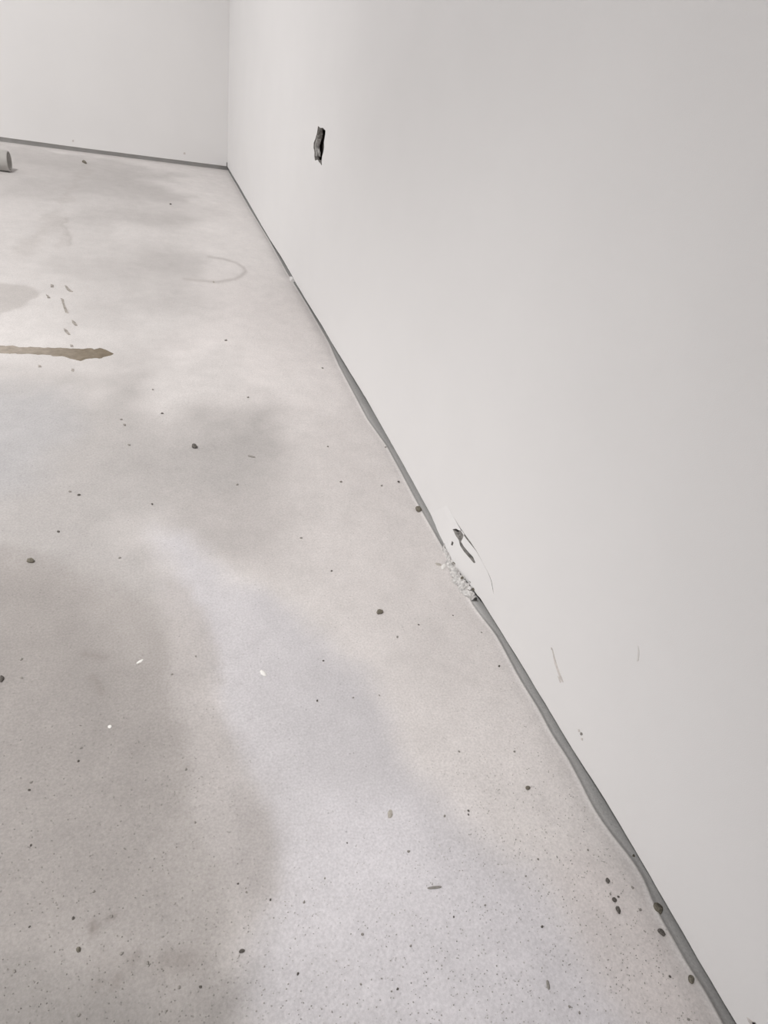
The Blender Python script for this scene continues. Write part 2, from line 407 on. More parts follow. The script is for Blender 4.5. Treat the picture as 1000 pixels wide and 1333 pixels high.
# ------------------------------------------------------------------ right wall: a board with its slot, its cracks and a bulged broken foot
T = 0.0125
# bottom edge of the board, from the near end to the back corner (y, z)
low_edge = [(NEAR, GAP), (-0.3, GAP)] + sorted([(0.0151, 0.0175), (0.0621, 0.0178), (0.1105, 0.0191), (0.1615, 0.0205), (0.2121, 0.0205), (0.2877, 0.0159), (0.4014, 0.0148)]) + [(0.524, 0.0103)]
# rim of the broken patch: up the right end, along the curved crack, down the far end
crack = [(0.4985, 0.0426), (0.5041, 0.0476), (0.5135, 0.0548), (0.5255, 0.0582), (0.5443, 0.0599), (0.5666, 0.0621), (0.5878, 0.0615), (0.6092, 0.0598), (0.6288, 0.0586), (0.6529, 0.0589), (0.6786, 0.0602)]
far_edge = [(0.7226, 0.0098), (0.8574, 0.015), (1.0938, 0.0205), (1.2914, 0.0186), (1.3919, 0.0169), (1.488, 0.0183), (1.6667, 0.0152), (1.8221, 0.0145), (1.8682, 0.0171), (2.0529, 0.0186), (2.2636, 0.0134), (2.4246, 0.0136), (2.7224, 0.0161), (3.0575, 0.0182)] + [(WALL_Y, GAP)]
foot_near, foot_far = low_edge[-1], far_edge[0]
outline = densify(low_edge, 0.012, 0.0006, 3)[:-1] + [foot_near] + crack + densify(far_edge, 0.012, 0.0006, 5) + [(WALL_Y, TOP), (NEAR, TOP)]
slot = densify([(1.7221, 0.4307), (1.6993, 0.4299), (1.6737, 0.4336), (1.6478, 0.4318), (1.6465, 0.4241), (1.6517, 0.4074), (1.6462, 0.3986), (1.6485, 0.3869), (1.6559, 0.3774), (1.6561, 0.3658), (1.6508, 0.3576), (1.6757, 0.3597), (1.6969, 0.3617), (1.7233, 0.3552), (1.7323, 0.3622), (1.7349, 0.372), (1.7479, 0.3783), (1.7512, 0.3897), (1.7389, 0.4001), (1.7282, 0.4134)], 0.004, 0.0009, 9, True)
bm = bmesh.new()
board(bm, outline, [slot], lambda u, v, d: (WALL_X + d, u, v), T)
wall_right = struct(link('wall_right', bm, [M_WALL, M_CORE]))
def core_sides(o):
    for p in o.data.polygons:
        if abs(p.normal.x) < 0.5:
            p.material_index = 1
core_sides(wall_right)

# the bulged piece itself, split by an inner crack that opens into a small hole
def widen(pts, wfun):
    """Pull the rim back from the crack by a varying width."""
    c = Vector(((foot_near[0] + foot_far[0]) / 2, 0.02))
    n = len(pts)
    out = []
    for i, p in enumerate(pts):
        d = (c - Vector(p))
        out.append(tuple(Vector(p) + d.normalized() * wfun(i / (n - 1))))
    return out

widths = [0, 0.0016, 0.0017, 0.0010, 0.0003, 0.0008, 0.0022, 0.0024, 0.0008, 0.0001, 0]
rim = widen(crack, lambda t: widths[round(t * 10)])
foot = densify([foot_far, (0.6802, 0.0081), (0.6536, 0.0077), (0.6367, 0.0061), (0.6144, 0.005), (0.5902, 0.0047), (0.5681, 0.0064), (0.5468, 0.0081), (0.5307, 0.0083), foot_near], 0.006, 0.0009, 15)
inner = densify([(0.6403, 0.0429), (0.6329, 0.0506), (0.6257, 0.0535), (0.6174, 0.059), (0.6092, 0.0598), (0.6071, 0.054), (0.6078, 0.0457), (0.5979, 0.0459), (0.5818, 0.0471), (0.5693, 0.0491), (0.5597, 0.0465), (0.5628, 0.0429), (0.5743, 0.0416), (0.5914, 0.04), (0.6057, 0.0398), (0.6148, 0.0428), (0.6247, 0.042)], 0.003, 0.0005, 19, True)
nick = densify([(0.6299, 0.0282), (0.6246, 0.0296), (0.6231, 0.0245), (0.6287, 0.0212)], 0.002, 0.0003, 23, True)
y0, y1 = foot_near[0], foot_far[0]

rim_line = sorted([foot_near] + list(crack) + [foot_far])

def bulge(y, z):
    s = min(max((y - y0) / (y1 - y0), 0), 1)
    zc = float(np.interp(y, [p[0] for p in rim_line], [p[1] for p in rim_line]))
    v = min(max(1 - z / max(zc, 0.006), 0), 1)
    return 0.0065 * math.sin(math.pi * s) ** 1.2 * (v ** 0.8 + 0.22 * math.exp(-((y - 0.595) / 0.022) ** 2))

bm = bmesh.new()
edges = []
for loop in ([*rim, *foot], inner, nick):
    vs = [bm.verts.new((u, v, 0)) for u, v in loop]
    edges += [bm.edges.new((vs[i], vs[(i + 1) % len(vs)])) for i in range(len(vs))]
bmesh.ops.triangle_fill(bm, use_beauty=True, use_dissolve=False, edges=edges, normal=(0, 0, 1))
for _ in range(2):
    bmesh.ops.subdivide_edges(bm, edges=[e for e in bm.edges if e.calc_length() > 0.008], cuts=1, use_grid_fill=False)
bmesh.ops.triangulate(bm, faces=bm.faces)
ex = bmesh.ops.extrude_face_region(bm, geom=list(bm.faces), use_keep_orig=True)
back = {g for g in ex['geom'] if isinstance(g, bmesh.types.BMVert)}
for v in bm.verts:
    y, z = v.co.x, v.co.y
    v.co = Vector((WALL_X - bulge(y, z) + (T * 0.8 if v in back else 0), y, z))
fragment = link('broken_fragment', bm, [M_WALL, M_CORE], wall_right)
core_sides(fragment)
fragment['label'] = 'bulged cracked fragment of board at the wall foot'

# behind the boards: metal track, dark lining, a torn fibre core seen inside the slot
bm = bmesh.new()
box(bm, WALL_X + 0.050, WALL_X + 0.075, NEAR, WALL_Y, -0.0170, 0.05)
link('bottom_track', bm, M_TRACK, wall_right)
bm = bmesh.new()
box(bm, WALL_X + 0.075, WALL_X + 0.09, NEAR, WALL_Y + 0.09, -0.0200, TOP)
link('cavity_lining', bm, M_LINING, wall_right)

def torn_liner(name, face, m, seed, d0, d1, amp, nu=7, nv=18):
    """Ragged paper on the far side of the slot; face = (y, z) down the slot's rim, d0..d1 its depth."""
    bm = bmesh.new()
    g = []
    for j in range(nv + 1):
        t = j / nv * (len(face) - 1)
        k = min(int(t), len(face) - 2)
        p = Vector(face[k]).lerp(Vector(face[k + 1]), t - k)
        row = []
        for i in range(nu + 1):
            q = Vector((i * 0.6, p.y * 110, seed))
            d = d0 + (d1 - d0) * i / nu + (0.0015 * noise.noise(q * 2) if i == nu else 0)
            row.append(bm.verts.new((WALL_X + d, p.x - 0.0012 - abs(amp * noise.noise(q)), p.y + 0.001 * noise.noise(q * 1.7))))
        g.append(row)
    for j in range(nv):
        for i in range(nu):
            bm.faces.new((g[j][i], g[j][i + 1], g[j + 1][i + 1], g[j + 1][i]))
    ex = bmesh.ops.extrude_face_region(bm, geom=list(bm.faces), use_keep_orig=True)
    for gq in ex['geom']:
        if isinstance(gq, bmesh.types.BMVert):
            gq.co.y += 0.0008
    return link(name, bm, m, wall_right, True)

# ------------------------------------------------------------------ back wall and the rest of the shell
bm = bmesh.new()
outline = densify([(LEFT, GAP + 0.002), (-0.55, GAP + 0.0015), (-0.2, GAP - 0.001), (WALL_X - 0.004, GAP)], 0.03, 0.0005, 31) + [(WALL_X - 0.004, 0.034), (WALL_X, 0.036), (WALL_X, TOP), (LEFT, TOP)]
board(bm, outline, [], lambda u, v, d: (u, WALL_Y + d, v), T)
wall_back = struct(link('wall_back', bm, M_WALL))
bm = bmesh.new()
box(bm, LEFT, WALL_X + 0.075, WALL_Y + 0.016, WALL_Y + 0.075, -0.0034, 0.05)
link('bottom_track', bm, M_TRACK_LIGHT, wall_back)

bm = bmesh.new()
board(bm, [(NEAR, 0), (WALL_Y, 0), (WALL_Y, TOP), (NEAR, TOP)], [[(0.7, 0.1), (2.8, 0.1), (2.8, 2.2), (0.7, 2.2)]], lambda u, v, d: (LEFT - d, u, v), 0.12)
struct(link('wall_left', bm, M_SHELL))
bm = bmesh.new()
board(bm, [(LEFT, 0), (WALL_X, 0), (WALL_X, TOP), (LEFT, TOP)], [[(-2.4, 0.02), (-0.8, 0.02), (-0.8, 2.2), (-2.4, 2.2)]], lambda u, v, d: (u, NEAR - d, v), 0.12)
struct(link('wall_near', bm, M_SHELL))
bm = bmesh.new()
box(bm, LEFT - 0.12, WALL_X + 0.09, NEAR - 0.12, WALL_Y + 0.09, TOP, TOP + 0.05)
struct(link('ceiling', bm, M_SHELL))

# ------------------------------------------------------------------ marks on the walls: thin scuffs and chips, parts of the wall
def mark(parent, name, pts, m, seed, wall='right', proud=0.0005):
    bm = bmesh.new()
    o = densify(pts, 0.003, 0.0006, seed, True)
    if wall == 'right':
        board(bm, o, [], lambda u, v, d: (WALL_X - proud + d, u, v), proud * 1.5)
    else:
        board(bm, o, [], lambda u, v, d: (u, WALL_Y - proud + d, v), proud * 1.5)
    return link(name, bm, m, parent)

mark(wall_right, 'scuff', [(0.3681, 0.0852), (0.3657, 0.0852), (0.3475, 0.075), (0.3366, 0.0718), (0.3297, 0.0692), (0.332, 0.0675), (0.3399, 0.0689), (0.3514, 0.0729)], M_SCUFF, 41)
mark(wall_right, 'scuff', [(0.3408, 0.0662), (0.3374, 0.0678), (0.3325, 0.0655), (0.3333, 0.0629)], M_SCUFF, 43)
mark(wall_right, 'scuff', [(0.2757, 0.199), (0.2714, 0.195), (0.2667, 0.1867), (0.2676, 0.1844), (0.2717, 0.1922)], mat('faint_scuff', (0.70, 0.675, 0.655), 0.85, 0.2, 0.05, 100.0), 45)
mark(wall_right, 'paint_chip', [(0.2779, 0.046), (0.276, 0.0481), (0.2742, 0.0471), (0.2751, 0.0442), (0.2769, 0.0436)], M_CHIP, 47)
mark(wall_right, 'paint_chip', [(0.2827, 0.0455), (0.2808, 0.0475), (0.279, 0.0458), (0.2804, 0.0436)], M_SCUFF, 49)
mark(wall_right, 'paint_chip', [(0.2736, 0.042), (0.2718, 0.044), (0.2701, 0.042), (0.2716, 0.0404)], M_SCUFF, 51)
mark(wall_right, 'paint_chip', [(0.0155, 0.0356), (0.0135, 0.0376), (0.0107, 0.0408), (0.0091, 0.0409), (0.0103, 0.0355), (0.0128, 0.0341)], M_SCUFF, 53)
mark(wall_right, 'paint_chip', [(0.0113, 0.0381), (0.0105, 0.0417), (0.0085, 0.0413), (0.0093, 0.0377)], M_CHIP, 54)
mark(wall_right, 'paint_chip', [(0.3689, 0.0843), (0.3675, 0.086), (0.3655, 0.0841), (0.3667, 0.0826)], M_SCUFF, 55)
mark(wall_back, 'paint_chip', [(-0.2436, 0.0443), (-0.2367, 0.0451), (-0.2376, 0.0372), (-0.2445, 0.0363)], M_SCUFF, 57, 'back')
mark(wall_back, 'paint_chip', [(0.2299, 0.0525), (0.2383, 0.0535), (0.2381, 0.0455), (0.2297, 0.0445)], M_SCUFF, 59, 'back')

# torn paper inside the slot, crushed core inside the hole of the broken piece
torn_liner('torn_paper', [(1.7261, 0.4104), (1.7368, 0.3971), (1.7443, 0.3874), (1.7408, 0.3795), (1.7287, 0.3731), (1.7259, 0.365)], M_PALE_PAPER, 3, 0.0012, 0.014, 0.006)
torn_liner('torn_paper', [(1.7192, 0.4278), (1.7227, 0.4175), (1.7311, 0.403)], M_PAPER, 8, 0.002, 0.013, 0.008)
bm = bmesh.new()
box(bm, WALL_X + 0.024, WALL_X + 0.03, 1.45, 1.80, 0.30, 0.47)
link('inner_board', bm, M_BACK, wall_right)
bm = bmesh.new()
cc = [(0.6289, 0.0539), (0.6043, 0.0609), (0.6088, 0.0402), (0.6312, 0.038)]
g = []
for j in range(9):
    row = []
    for i in range(9):
        p = Vector(cc[0]).lerp(Vector(cc[1]), i / 8).lerp(Vector(cc[3]).lerp(Vector(cc[2]), i / 8), j / 8)
        row.append(bm.verts.new((WALL_X + 0.0025 + 0.006 * noise.noise(Vector((p.x * 260, p.y * 260, 4))), p.x, p.y)))
    g.append(row)
for j in range(8):
    for i in range(8):
        bm.faces.new((g[j][i], g[j][i + 1], g[j + 1][i + 1], g[j + 1][i]))
link('crushed_core', bm, M_CORE, wall_right)

# ------------------------------------------------------------------ loose things on the floor
def rock_mesh(name, seed, m, flat=0.8, rough=0.35, sub=2):
    bm = bmesh.new()
    bmesh.ops.create_icosphere(bm, subdivisions=sub, radius=1.0)
    for v in bm.verts:
        q = v.co.copy()
        v.co = q * (1 + rough * noise.noise(q * 1.1 + Vector((seed, seed * 2.3, 0))) + 0.4 * rough * noise.noise(q * 2.6 + Vector((0, seed, 3))))
        v.co.z = max(v.co.z, -0.55) * flat
    me = bpy.data.meshes.new(name)
    bm.to_mesh(me)
    bm.free()
    me.materials.append(m)
    return me

def rest(o, x, y, r, seed, sx=1.0, base=0.0):
    o.location = (x, y, base)
    o.rotation_euler = (0, 0, seed * 1.7)
    o.scale = (r * sx, r / sx, r)
    zmin = min(v.co.z for v in o.data.vertices)
    o.location.z = base - zmin * r - 0.0004
    return o

def loose(name, me, x, y, r, seed, label, cat, group=None, sx=1.0, base=-0.0006):
    o = bpy.data.objects.new(name, me)
    COL.objects.link(o)
    rest(o, x, y, r, seed, sx, base)
    return tag(o, label, cat, group)

stones = [rock_mesh('pebble', s, m) for s, m in ((1, M_STONE), (4, M_DARK), (7, M_STONE), (9, M_DARK), (12, M_BEIGE))]
flats = [rock_mesh('flake', s, m, 0.35) for s, m in ((21, M_PALE), (25, M_BEIGE), (28, M_GRIT))]
for i, (spot, mi, sx, label) in enumerate((
        ((0.4212, 0.7457, 0.00567), 0, 1.1, 'grey brown pebble on the floor rim beside the wall above the broken board'),
        ((0.2806, 0.5297, 0.00446), 2, 1.15, 'olive pebble alone on the pale floor left of the broken board'),
        ((0.0709, 0.9628, 0.00518), 1, 1.2, 'dark pebble alone on the grey dusty patch of floor'),
        ((0.4352, 0.1116, 0.00481), 0, 1.0, 'largest grey pebble wedged in the gap under the wall'),
        ((0.424, 0.0927, 0.00307), 3, 1.2, 'dark pebble on the floor rim just below the largest pebble'),
        ((0.4267, 0.0538, 0.00306), 2, 1.15, 'grey pebble at the wall gap nearest the camera'),
        ((-0.1598, 0.6939, 0.00408), 0, 1.2, 'grey brown pebble on the darkest floor patch at the left edge'),
        ((0.3987, 0.1461, 0.0023), 1, 1.1, 'small dark pebble at the top of the tight cluster near the wall'),
        ((0.3949, 0.1296, 0.00225), 1, 1.1, 'small dark pebble in the middle of the tight cluster near the wall'),
        ((0.3931, 0.1207, 0.00282), 3, 1.2, 'dark pebble at the bottom of the tight cluster near the wall'),
        ((0.365, 0.2525, 0.00255), 2, 1.2, 'small brown pebble alone midway between white dust and wall gap'),
        ((-0.1704, 0.5039, 0.00304), 1, 1.4, 'dark pebble cut by the left edge on the grey floor'),
        ((0.0439, 0.1818, 0.00194), 3, 1.2, 'small dark pebble on the lower rim of the white dust'),
        ((-0.0817, 0.2175, 0.00187), 2, 1.1, 'grey pebble among specks on the grey floor at the lower left'),
        ((0.4427, 0.1602, 0.00192), 2, 1.2, 'brown pebble in the wall gap above the largest pebble'),
        ((-0.1906, 3.2138, 0.00919), 2, 1.9, 'grey brown crumb on the far floor before the back wall'))):
    loose('pebble', stones[mi], spot[0], spot[1], spot[2], i + 1, label, 'pebble', 'pebbles on the floor', sx, -0.003 if i in (3, 14) else -0.0006)

for i, (spot, mi, sx, label) in enumerate((
        ((0.108, 0.4589, 0.00397), 0, 1.3, 'white flake on the bluish white dust patch'),
        ((-0.0291, 0.5019, 0.0028), 0, 1.5, 'white flake on the grey floor left of the white dust'),
        ((-0.0605, 0.421, 0.00196), 0, 1.0, 'tiny round white crumb on the grey floor'),
        ((0.4099, 0.6043, 0.00498), 0, 1.3, 'pale flake beside the crumbled foot of the broken board'),
        ((0.4038, 0.6104, 0.0038), 1, 1.3, 'beige flake touching the pale flake beside the broken board'),
        ((0.2047, 0.2615, 0.00362), 1, 1.2, 'flat beige flake in the middle of the white dust'),
        ((0.1651, 0.9264, 0.00384), 2, 2.0, 'thin dark sliver on the dusty floor right of the lone dark pebble'),
        ((0.2931, 0.0873, 0.00227), 2, 1.7, 'long grey sliver on the white dust at the bottom'),
        ((0.2244, 0.1854, 0.00305), 2, 2.6, 'thin dark straw like sliver on the white dust'),
        ((0.1958, 1.826, 0.00439), 1, 1.5, 'beige crumb on the arc of the dried drip'))):
    loose('flake', flats[mi], spot[0], spot[1], spot[2], i + 3, label, 'flake', None, sx)

specks = [(0.308, 0.8374, 0.00257, 'tiny dark speck, second left of the pebble above the broken board'),
    (0.4143, 0.8288, 0.00278, 'tiny dark speck, nearest above the pebble above the broken board'),
    (0.3787, 0.8199, 0.00219, 'tiny dark speck, nearest left of the pebble above the broken board'),
    (-0.0362, 0.9743, 0.00252, 'tiny dark speck, nearest left of the lone dark pebble on grey dust'),
    (-0.108, 0.8366, 0.00234, 'tiny dark speck, third above the pebble on the darkest patch'),
    (-0.1212, 0.8467, 0.00235, 'tiny dark speck, second above the pebble on the darkest patch'),
    (0.1297, 0.844, 0.00218, 'tiny dark speck, nearest below the thin sliver on dusty floor'),
    (-0.1307, 0.7517, 0.00217, 'tiny dark speck, nearest above the pebble on the darkest patch'),
    (0.3132, 0.952, 0.00233, 'tiny dark speck, nearest right of the thin sliver on dusty floor'),
    (0.4273, 0.9436, 0.00225, 'tiny dark speck, second above the pebble above the broken board'),
    (0.1628, 0.4082, 0.00153, 'tiny dark speck, nearest right of the white flake on white dust'),
    (0.206, 0.4038, 0.00147, 'tiny dark speck, third below the lone olive pebble'),
    (0.2382, 0.4006, 0.00139, 'tiny dark speck, second below the lone olive pebble'),
    (0.1838, 0.4634, 0.00154, 'tiny dark speck, second right of the white flake on white dust'),
    (0.3058, 0.3104, 0.00149, 'tiny dark speck, third left of the small brown lone pebble'),
    (0.2602, 0.246, 0.00151, 'tiny dark speck, nearest right of the flat beige flake'),
    (0.2876, 0.2452, 0.00137, 'tiny dark speck, nearest left of the small brown lone pebble'),
    (0.1023, 0.2048, 0.00131, 'tiny dark speck, second right of the pebble at the dust rim'),
    (0.1463, 0.1668, 0.00135, 'tiny dark speck, nearest left of the thin dark straw'),
    (0.0859, 0.1539, 0.00121, 'tiny dark speck, nearest right of the pebble at the dust rim'),
    (0.2108, 0.2224, 0.00158, 'tiny dark speck, nearest below the flat beige flake'),
    (-0.0071, 0.1705, 0.00135, 'tiny dark speck, second left of the pebble at the dust rim'),
    (0.009, 0.1662, 0.00123, 'tiny dark speck, nearest left of the pebble at the dust rim'),
    (-0.0299, 0.1939, 0.00144, 'tiny dark speck, second right of the lower left grey pebble'),
    (-0.0495, 0.2059, 0.0015, 'tiny dark speck, nearest right of the lower left grey pebble'),
    (-0.0868, 0.2422, 0.00135, 'tiny dark speck, nearest above the lower left grey pebble'),
    (-0.0792, 0.1729, 0.00123, 'tiny dark speck, nearest below the lower left grey pebble'),
    (-0.1271, 0.2151, 0.00144, 'tiny dark speck, second left of the lower left grey pebble'),
    (0.3109, 0.1285, 0.00128, 'tiny dark speck, nearest above the long grey sliver'),
    (0.3381, 0.1828, 0.00124, 'tiny dark speck, nearest below the small brown lone pebble'),
    (0.2907, 0.4835, 0.00195, 'tiny dark speck, nearest below the lone olive pebble'),
    (0.3275, 0.4991, 0.00158, 'tiny dark speck, nearest right of the lone olive pebble'),
    (0.0118, 0.3553, 0.00142, 'tiny dark speck, second right of the tiny round white crumb'),
    (0.0054, 0.4769, 0.00152, 'tiny dark speck, nearest right of the white flake on grey floor'),
    (-0.0892, 0.3875, 0.00131, 'tiny dark speck, nearest below the tiny round white crumb'),
    (-0.1302, 0.3739, 0.00149, 'tiny dark speck, nearest below the pebble cut by the left edge'),
    (0.0161, 0.2989, 0.00126, 'tiny dark speck, second below the tiny round white crumb'),
    (0.048, 0.2346, 0.00104, 'tiny dark speck, fourth above the pebble at the dust rim'),
    (0.0542, 0.2258, 0.00117, 'tiny dark speck, second above the pebble at the dust rim'),
    (0.1814, 1.4243, 0.00347, 'tiny dark speck, second right of the tip of the brown smear'),
    (0.1262, 2.6595, 0.00467, 'tiny dark speck, nearest right of the far crumb'),
    (-0.1537, 0.5285, 0.00192, 'tiny dark speck, second right of the pebble cut by the left edge'),
    (-0.151, 0.5022, 0.0017, 'tiny dark speck, nearest right of the pebble cut by the left edge'),
    (0.4102, 0.4122, 0.00182, 'tiny dark speck, second above the small brown lone pebble'),
    (0.3712, 0.2959, 0.00151, 'tiny dark speck, nearest above the small brown lone pebble'),
    (0.3942, 0.1351, 0.00121, 'tiny dark speck, nearest below the top pebble of the cluster'),
    (0.4009, 0.1308, 0.00128, 'tiny dark speck, nearest above the bottom pebble of the cluster'),
    (0.421, 0.1341, 0.00146, 'tiny dark speck, nearest right of the top pebble of the cluster'),
    (0.4159, 0.115, 0.00149, 'tiny dark speck, nearest left of the largest pebble'),
    (0.2859, 0.2415, 0.00113, 'tiny dark speck, second left of the small brown lone pebble'),
    (0.1853, 0.1471, 0.00108, 'tiny dark speck, second below the thin dark straw'),
    (0.1347, 0.1326, 0.00096, 'tiny dark speck, fifth below the thin dark straw'),
    (0.1638, 0.1211, 0.00116, 'tiny dark speck, third below the thin dark straw'),
    (0.3037, 0.0687, 0.00118, 'tiny dark speck, nearest right of the long grey sliver'),
    (0.31, 0.0625, 0.00111, 'tiny dark speck, second right of the long grey sliver'),
    (0.4086, 0.0613, 0.00118, 'tiny dark speck, nearest left of the pebble nearest the camera'),
    (0.3959, 0.1774, 0.00127, 'tiny dark speck, nearest above the top pebble of the cluster'),
    (0.4037, 0.0307, 0.00133, 'tiny dark speck, nearest below the pebble nearest the camera'),
    (0.0736, 0.2143, 0.0011, 'tiny dark speck, nearest above the pebble at the dust rim'),
    (-0.0483, 1.0604, 0.00252, 'tiny dark speck, nearest below the tip of the brown smear'),
    (-0.0432, 1.0413, 0.00304, 'tiny dark speck, second below the tip of the brown smear'),
    (0.0225, 1.0815, 0.00246, 'tiny dark speck, nearest above the lone dark pebble on grey dust'),
    (0.0096, 1.176, 0.00229, 'tiny dark speck, nearest right of the tip of the brown smear'),
    (-0.0508, 0.6862, 0.00201, 'tiny dark speck, nearest right of the pebble on the darkest patch'),
    (-0.0049, 0.8035, 0.00202, 'tiny dark speck, nearest below the lone dark pebble on grey dust'),
    (0.1921, 1.1447, 0.00253, 'tiny dark speck, nearest above the thin sliver on dusty floor'),
    (0.3846, 1.2858, 0.00268, 'tiny dark speck, second above the thin sliver on dusty floor'),
    (0.235, 0.6196, 0.0018, 'tiny dark speck, nearest left of the lone olive pebble'),
    (0.2062, 0.6975, 0.00213, 'tiny dark speck, second below the thin sliver on dusty floor'),
    (-0.0877, 0.4019, 0.00118, 'tiny dark speck, nearest left of the tiny round white crumb'),
    (-0.1308, 0.3661, 0.00132, 'tiny dark speck, third below the pebble cut by the left edge'),
    (0.0338, 0.4984, 0.00148, 'tiny dark speck, nearest left of the white flake on white dust'),
    (0.2657, 0.1589, 0.00108, 'tiny dark speck, nearest right of the thin dark straw'),
    (-0.1245, 0.3121, 0.0011, 'tiny dark speck, third below the tiny round white crumb'),
    (-0.0715, 0.2593, 0.00126, 'tiny dark speck, third above the lower left grey pebble'),
    (-0.0573, 0.236, 0.00124, 'tiny dark speck, second above the lower left grey pebble'),
    (-0.1193, 0.2445, 0.00095, 'tiny dark speck, nearest left of the lower left grey pebble'),
    (-0.0171, 0.158, 0.00084, 'tiny dark speck, third right of the lower left grey pebble'),
    (0.054, 0.2291, 0.00083, 'tiny dark speck, third above the pebble at the dust rim'),
    (0.154, 0.2448, 0.00097, 'tiny dark speck, nearest left of the flat beige flake'),
    (0.1252, 0.2193, 0.001, 'tiny dark speck, second left of the flat beige flake'),
    (0.1582, 0.121, 0.00083, 'tiny dark speck, fourth below the thin dark straw'),
    (0.2323, 0.158, 0.00099, 'tiny dark speck, nearest below the thin dark straw'),
    (0.3175, 0.1718, 0.00098, 'tiny dark speck, second right of the thin dark straw'),
    (0.4119, 0.4705, 0.00149, 'tiny dark speck, second below the broken board'),
    (0.3838, 0.5069, 0.0013, 'tiny dark speck, nearest below the broken board')]
speck_mesh = [rock_mesh('grit_speck', s, m, 0.7, 0.4, 1) for s, m in ((31, M_GRIT), (35, M_DARK), (38, M_GRIT))]
for i, (x, y, r, label) in enumerate(specks):
    loose('grit_speck', speck_mesh[i % 3], x, y, r, i, label, 'grit', 'grit specks scattered on the dusty floor', 1.15)

# the finest grit: countless chips, one object
rnd = random.Random(11)
bm = bmesh.new()
for _ in range(5200):
    x, y = rnd.uniform(-0.25, 0.42), abs(rnd.gauss(0, 0.24)) + 0.0
    if y > 0.9 or x > wavy(np.array([y]))[0] - 0.004:
        continue
    r = rnd.uniform(0.00025, 0.0008)
    a = rnd.uniform(0, 6.28)
    c, s = math.cos(a) * r, math.sin(a) * r
    e = rnd.uniform(0.5, 1.0)
    base = [bm.verts.new((x + p * c - q * s * e, y + p * s + q * c * e, -0.0009)) for p, q in ((1, 0), (0, 1), (-1, 0), (0, -1))]
    tip = bm.verts.new((x, y, 0.0002 + r * 0.5))
    for i in range(4):
        bm.faces.new((base[i], base[(i + 1) % 4], tip))
fine = link('fine_grit', bm, M_FINE)
fine['kind'] = 'stuff'
tag(fine, 'finest grey grit sprinkled over the near floor', 'grit')

# dried mud: a long smear and thin scraps
def slab(name, pts, m, seed, h=0.0008, step=0.006, rough=0.0015, tints=None):
    bm = bmesh.new()
    o = densify(pts, step, rough, seed, True)
    cx, cy = sum(p[0] for p in o) / len(o), sum(p[1] for p in o) / len(o)
    ring0 = [bm.verts.new((x, y, -0.0012)) for x, y in o]
    ring1 = [bm.verts.new((cx + (x - cx) * 0.97, cy + (y - cy) * 0.9, h)) for x, y in o]
    n = len(o)
    for i in range(n):
        bm.faces.new((ring0[i], ring0[(i + 1) % n], ring1[(i + 1) % n], ring1[i]))
    es = [e for e in bm.edges if all(v in set(ring1) for v in e.verts)]
    bmesh.ops.triangle_fill(bm, use_beauty=True, edges=es)
    ob = link(name, bm, m)
    if tints:
        ca = ob.data.color_attributes.new('mud_tint', 'FLOAT_COLOR', 'POINT')
        for i, v in enumerate(ob.data.vertices):
            ca.data[i].color = (*tints(v.co), 1)
    return ob

def smear_tint(p):
    t = min(max((p.x + 0.50) / 0.42, 0), 1)
    t = min(max(t + 0.12 * noise.noise(Vector((p.x * 60, p.y * 60, 0))), 0), 1)
    a, b = lin(182, 174, 166), lin(116, 106, 92)
    return tuple(a[i] + (b[i] - a[i]) * t for i in range(3))

smear = [(-0.62, 1.425), (-0.62, 1.37), (-0.2727, 1.3273), (-0.2182, 1.3251), (-0.1617, 1.3174), (-0.1397, 1.3042), (-0.1208, 1.2961), (-0.1069, 1.3076), (-0.0865, 1.3105), (-0.0719, 1.3187), (-0.06, 1.3343), (-0.0708, 1.3528), (-0.0815, 1.3598), (-0.1202, 1.3554), (-0.1929, 1.3581), (-0.2767, 1.3598)]
tag(slab('mud_smear', smear, M_MUD, 61, 0.0005, 0.005, 0.007, smear_tint), 'long dried brown smear lying across the floor from the left edge', 'smear')
for i, (pts, label) in enumerate((
        ([(-0.1803, 1.7323), (-0.1748, 1.7278), (-0.1665, 1.7019), (-0.1588, 1.6872), (-0.1656, 1.686), (-0.1733, 1.7008)], 'darkest thin mud scrap above the row of foot marks'),
        ([(-0.1837, 1.6466), (-0.1765, 1.6376), (-0.1728, 1.6032), (-0.166, 1.5704), (-0.1615, 1.5475), (-0.1681, 1.5513), (-0.1755, 1.5931)], 'long thin mud scrap in the row of foot marks'),
        ([(-0.1532, 1.5119), (-0.1465, 1.5037), (-0.139, 1.4781), (-0.1437, 1.4777), (-0.1508, 1.4944)], 'short dark mud scrap at the lower end of the foot marks'),
        ([(-0.1661, 1.4625), (-0.1595, 1.4547), (-0.1504, 1.4264), (-0.1549, 1.426), (-0.1636, 1.4459)], 'faint mud scrap just above the long brown smear'),
        ([(-0.2164, 1.6619), (-0.2107, 1.6526), (-0.2047, 1.6383), (-0.2112, 1.6373)], 'small beige mud scrap left of the foot marks'),
        ([(-0.2115, 1.7321), (-0.2043, 1.7279), (-0.2032, 1.7117), (-0.2099, 1.7105)], 'small grey mud scrap left of the darkest scrap'),
        ([(-0.1492, 1.3765), (-0.1433, 1.375), (-0.142, 1.3654), (-0.1472, 1.365)], 'small scrap touching the upper rim of the brown smear'),
        ([(-0.2002, 1.2768), (-0.1947, 1.2753), (-0.194, 1.2668), (-0.1994, 1.2666)], 'small scrap below the faint end of the brown smear'),
        ([(-0.1404, 1.262), (-0.1362, 1.2605), (-0.135, 1.2503), (-0.1399, 1.2518)], 'small beige scrap below the dark end of the brown smear'))):
    tag(slab('mud_scrap', pts, M_CLOD, 70 + i, 0.0008, 0.006, 0.001), label, 'scrap', 'mud scraps by the brown smear')

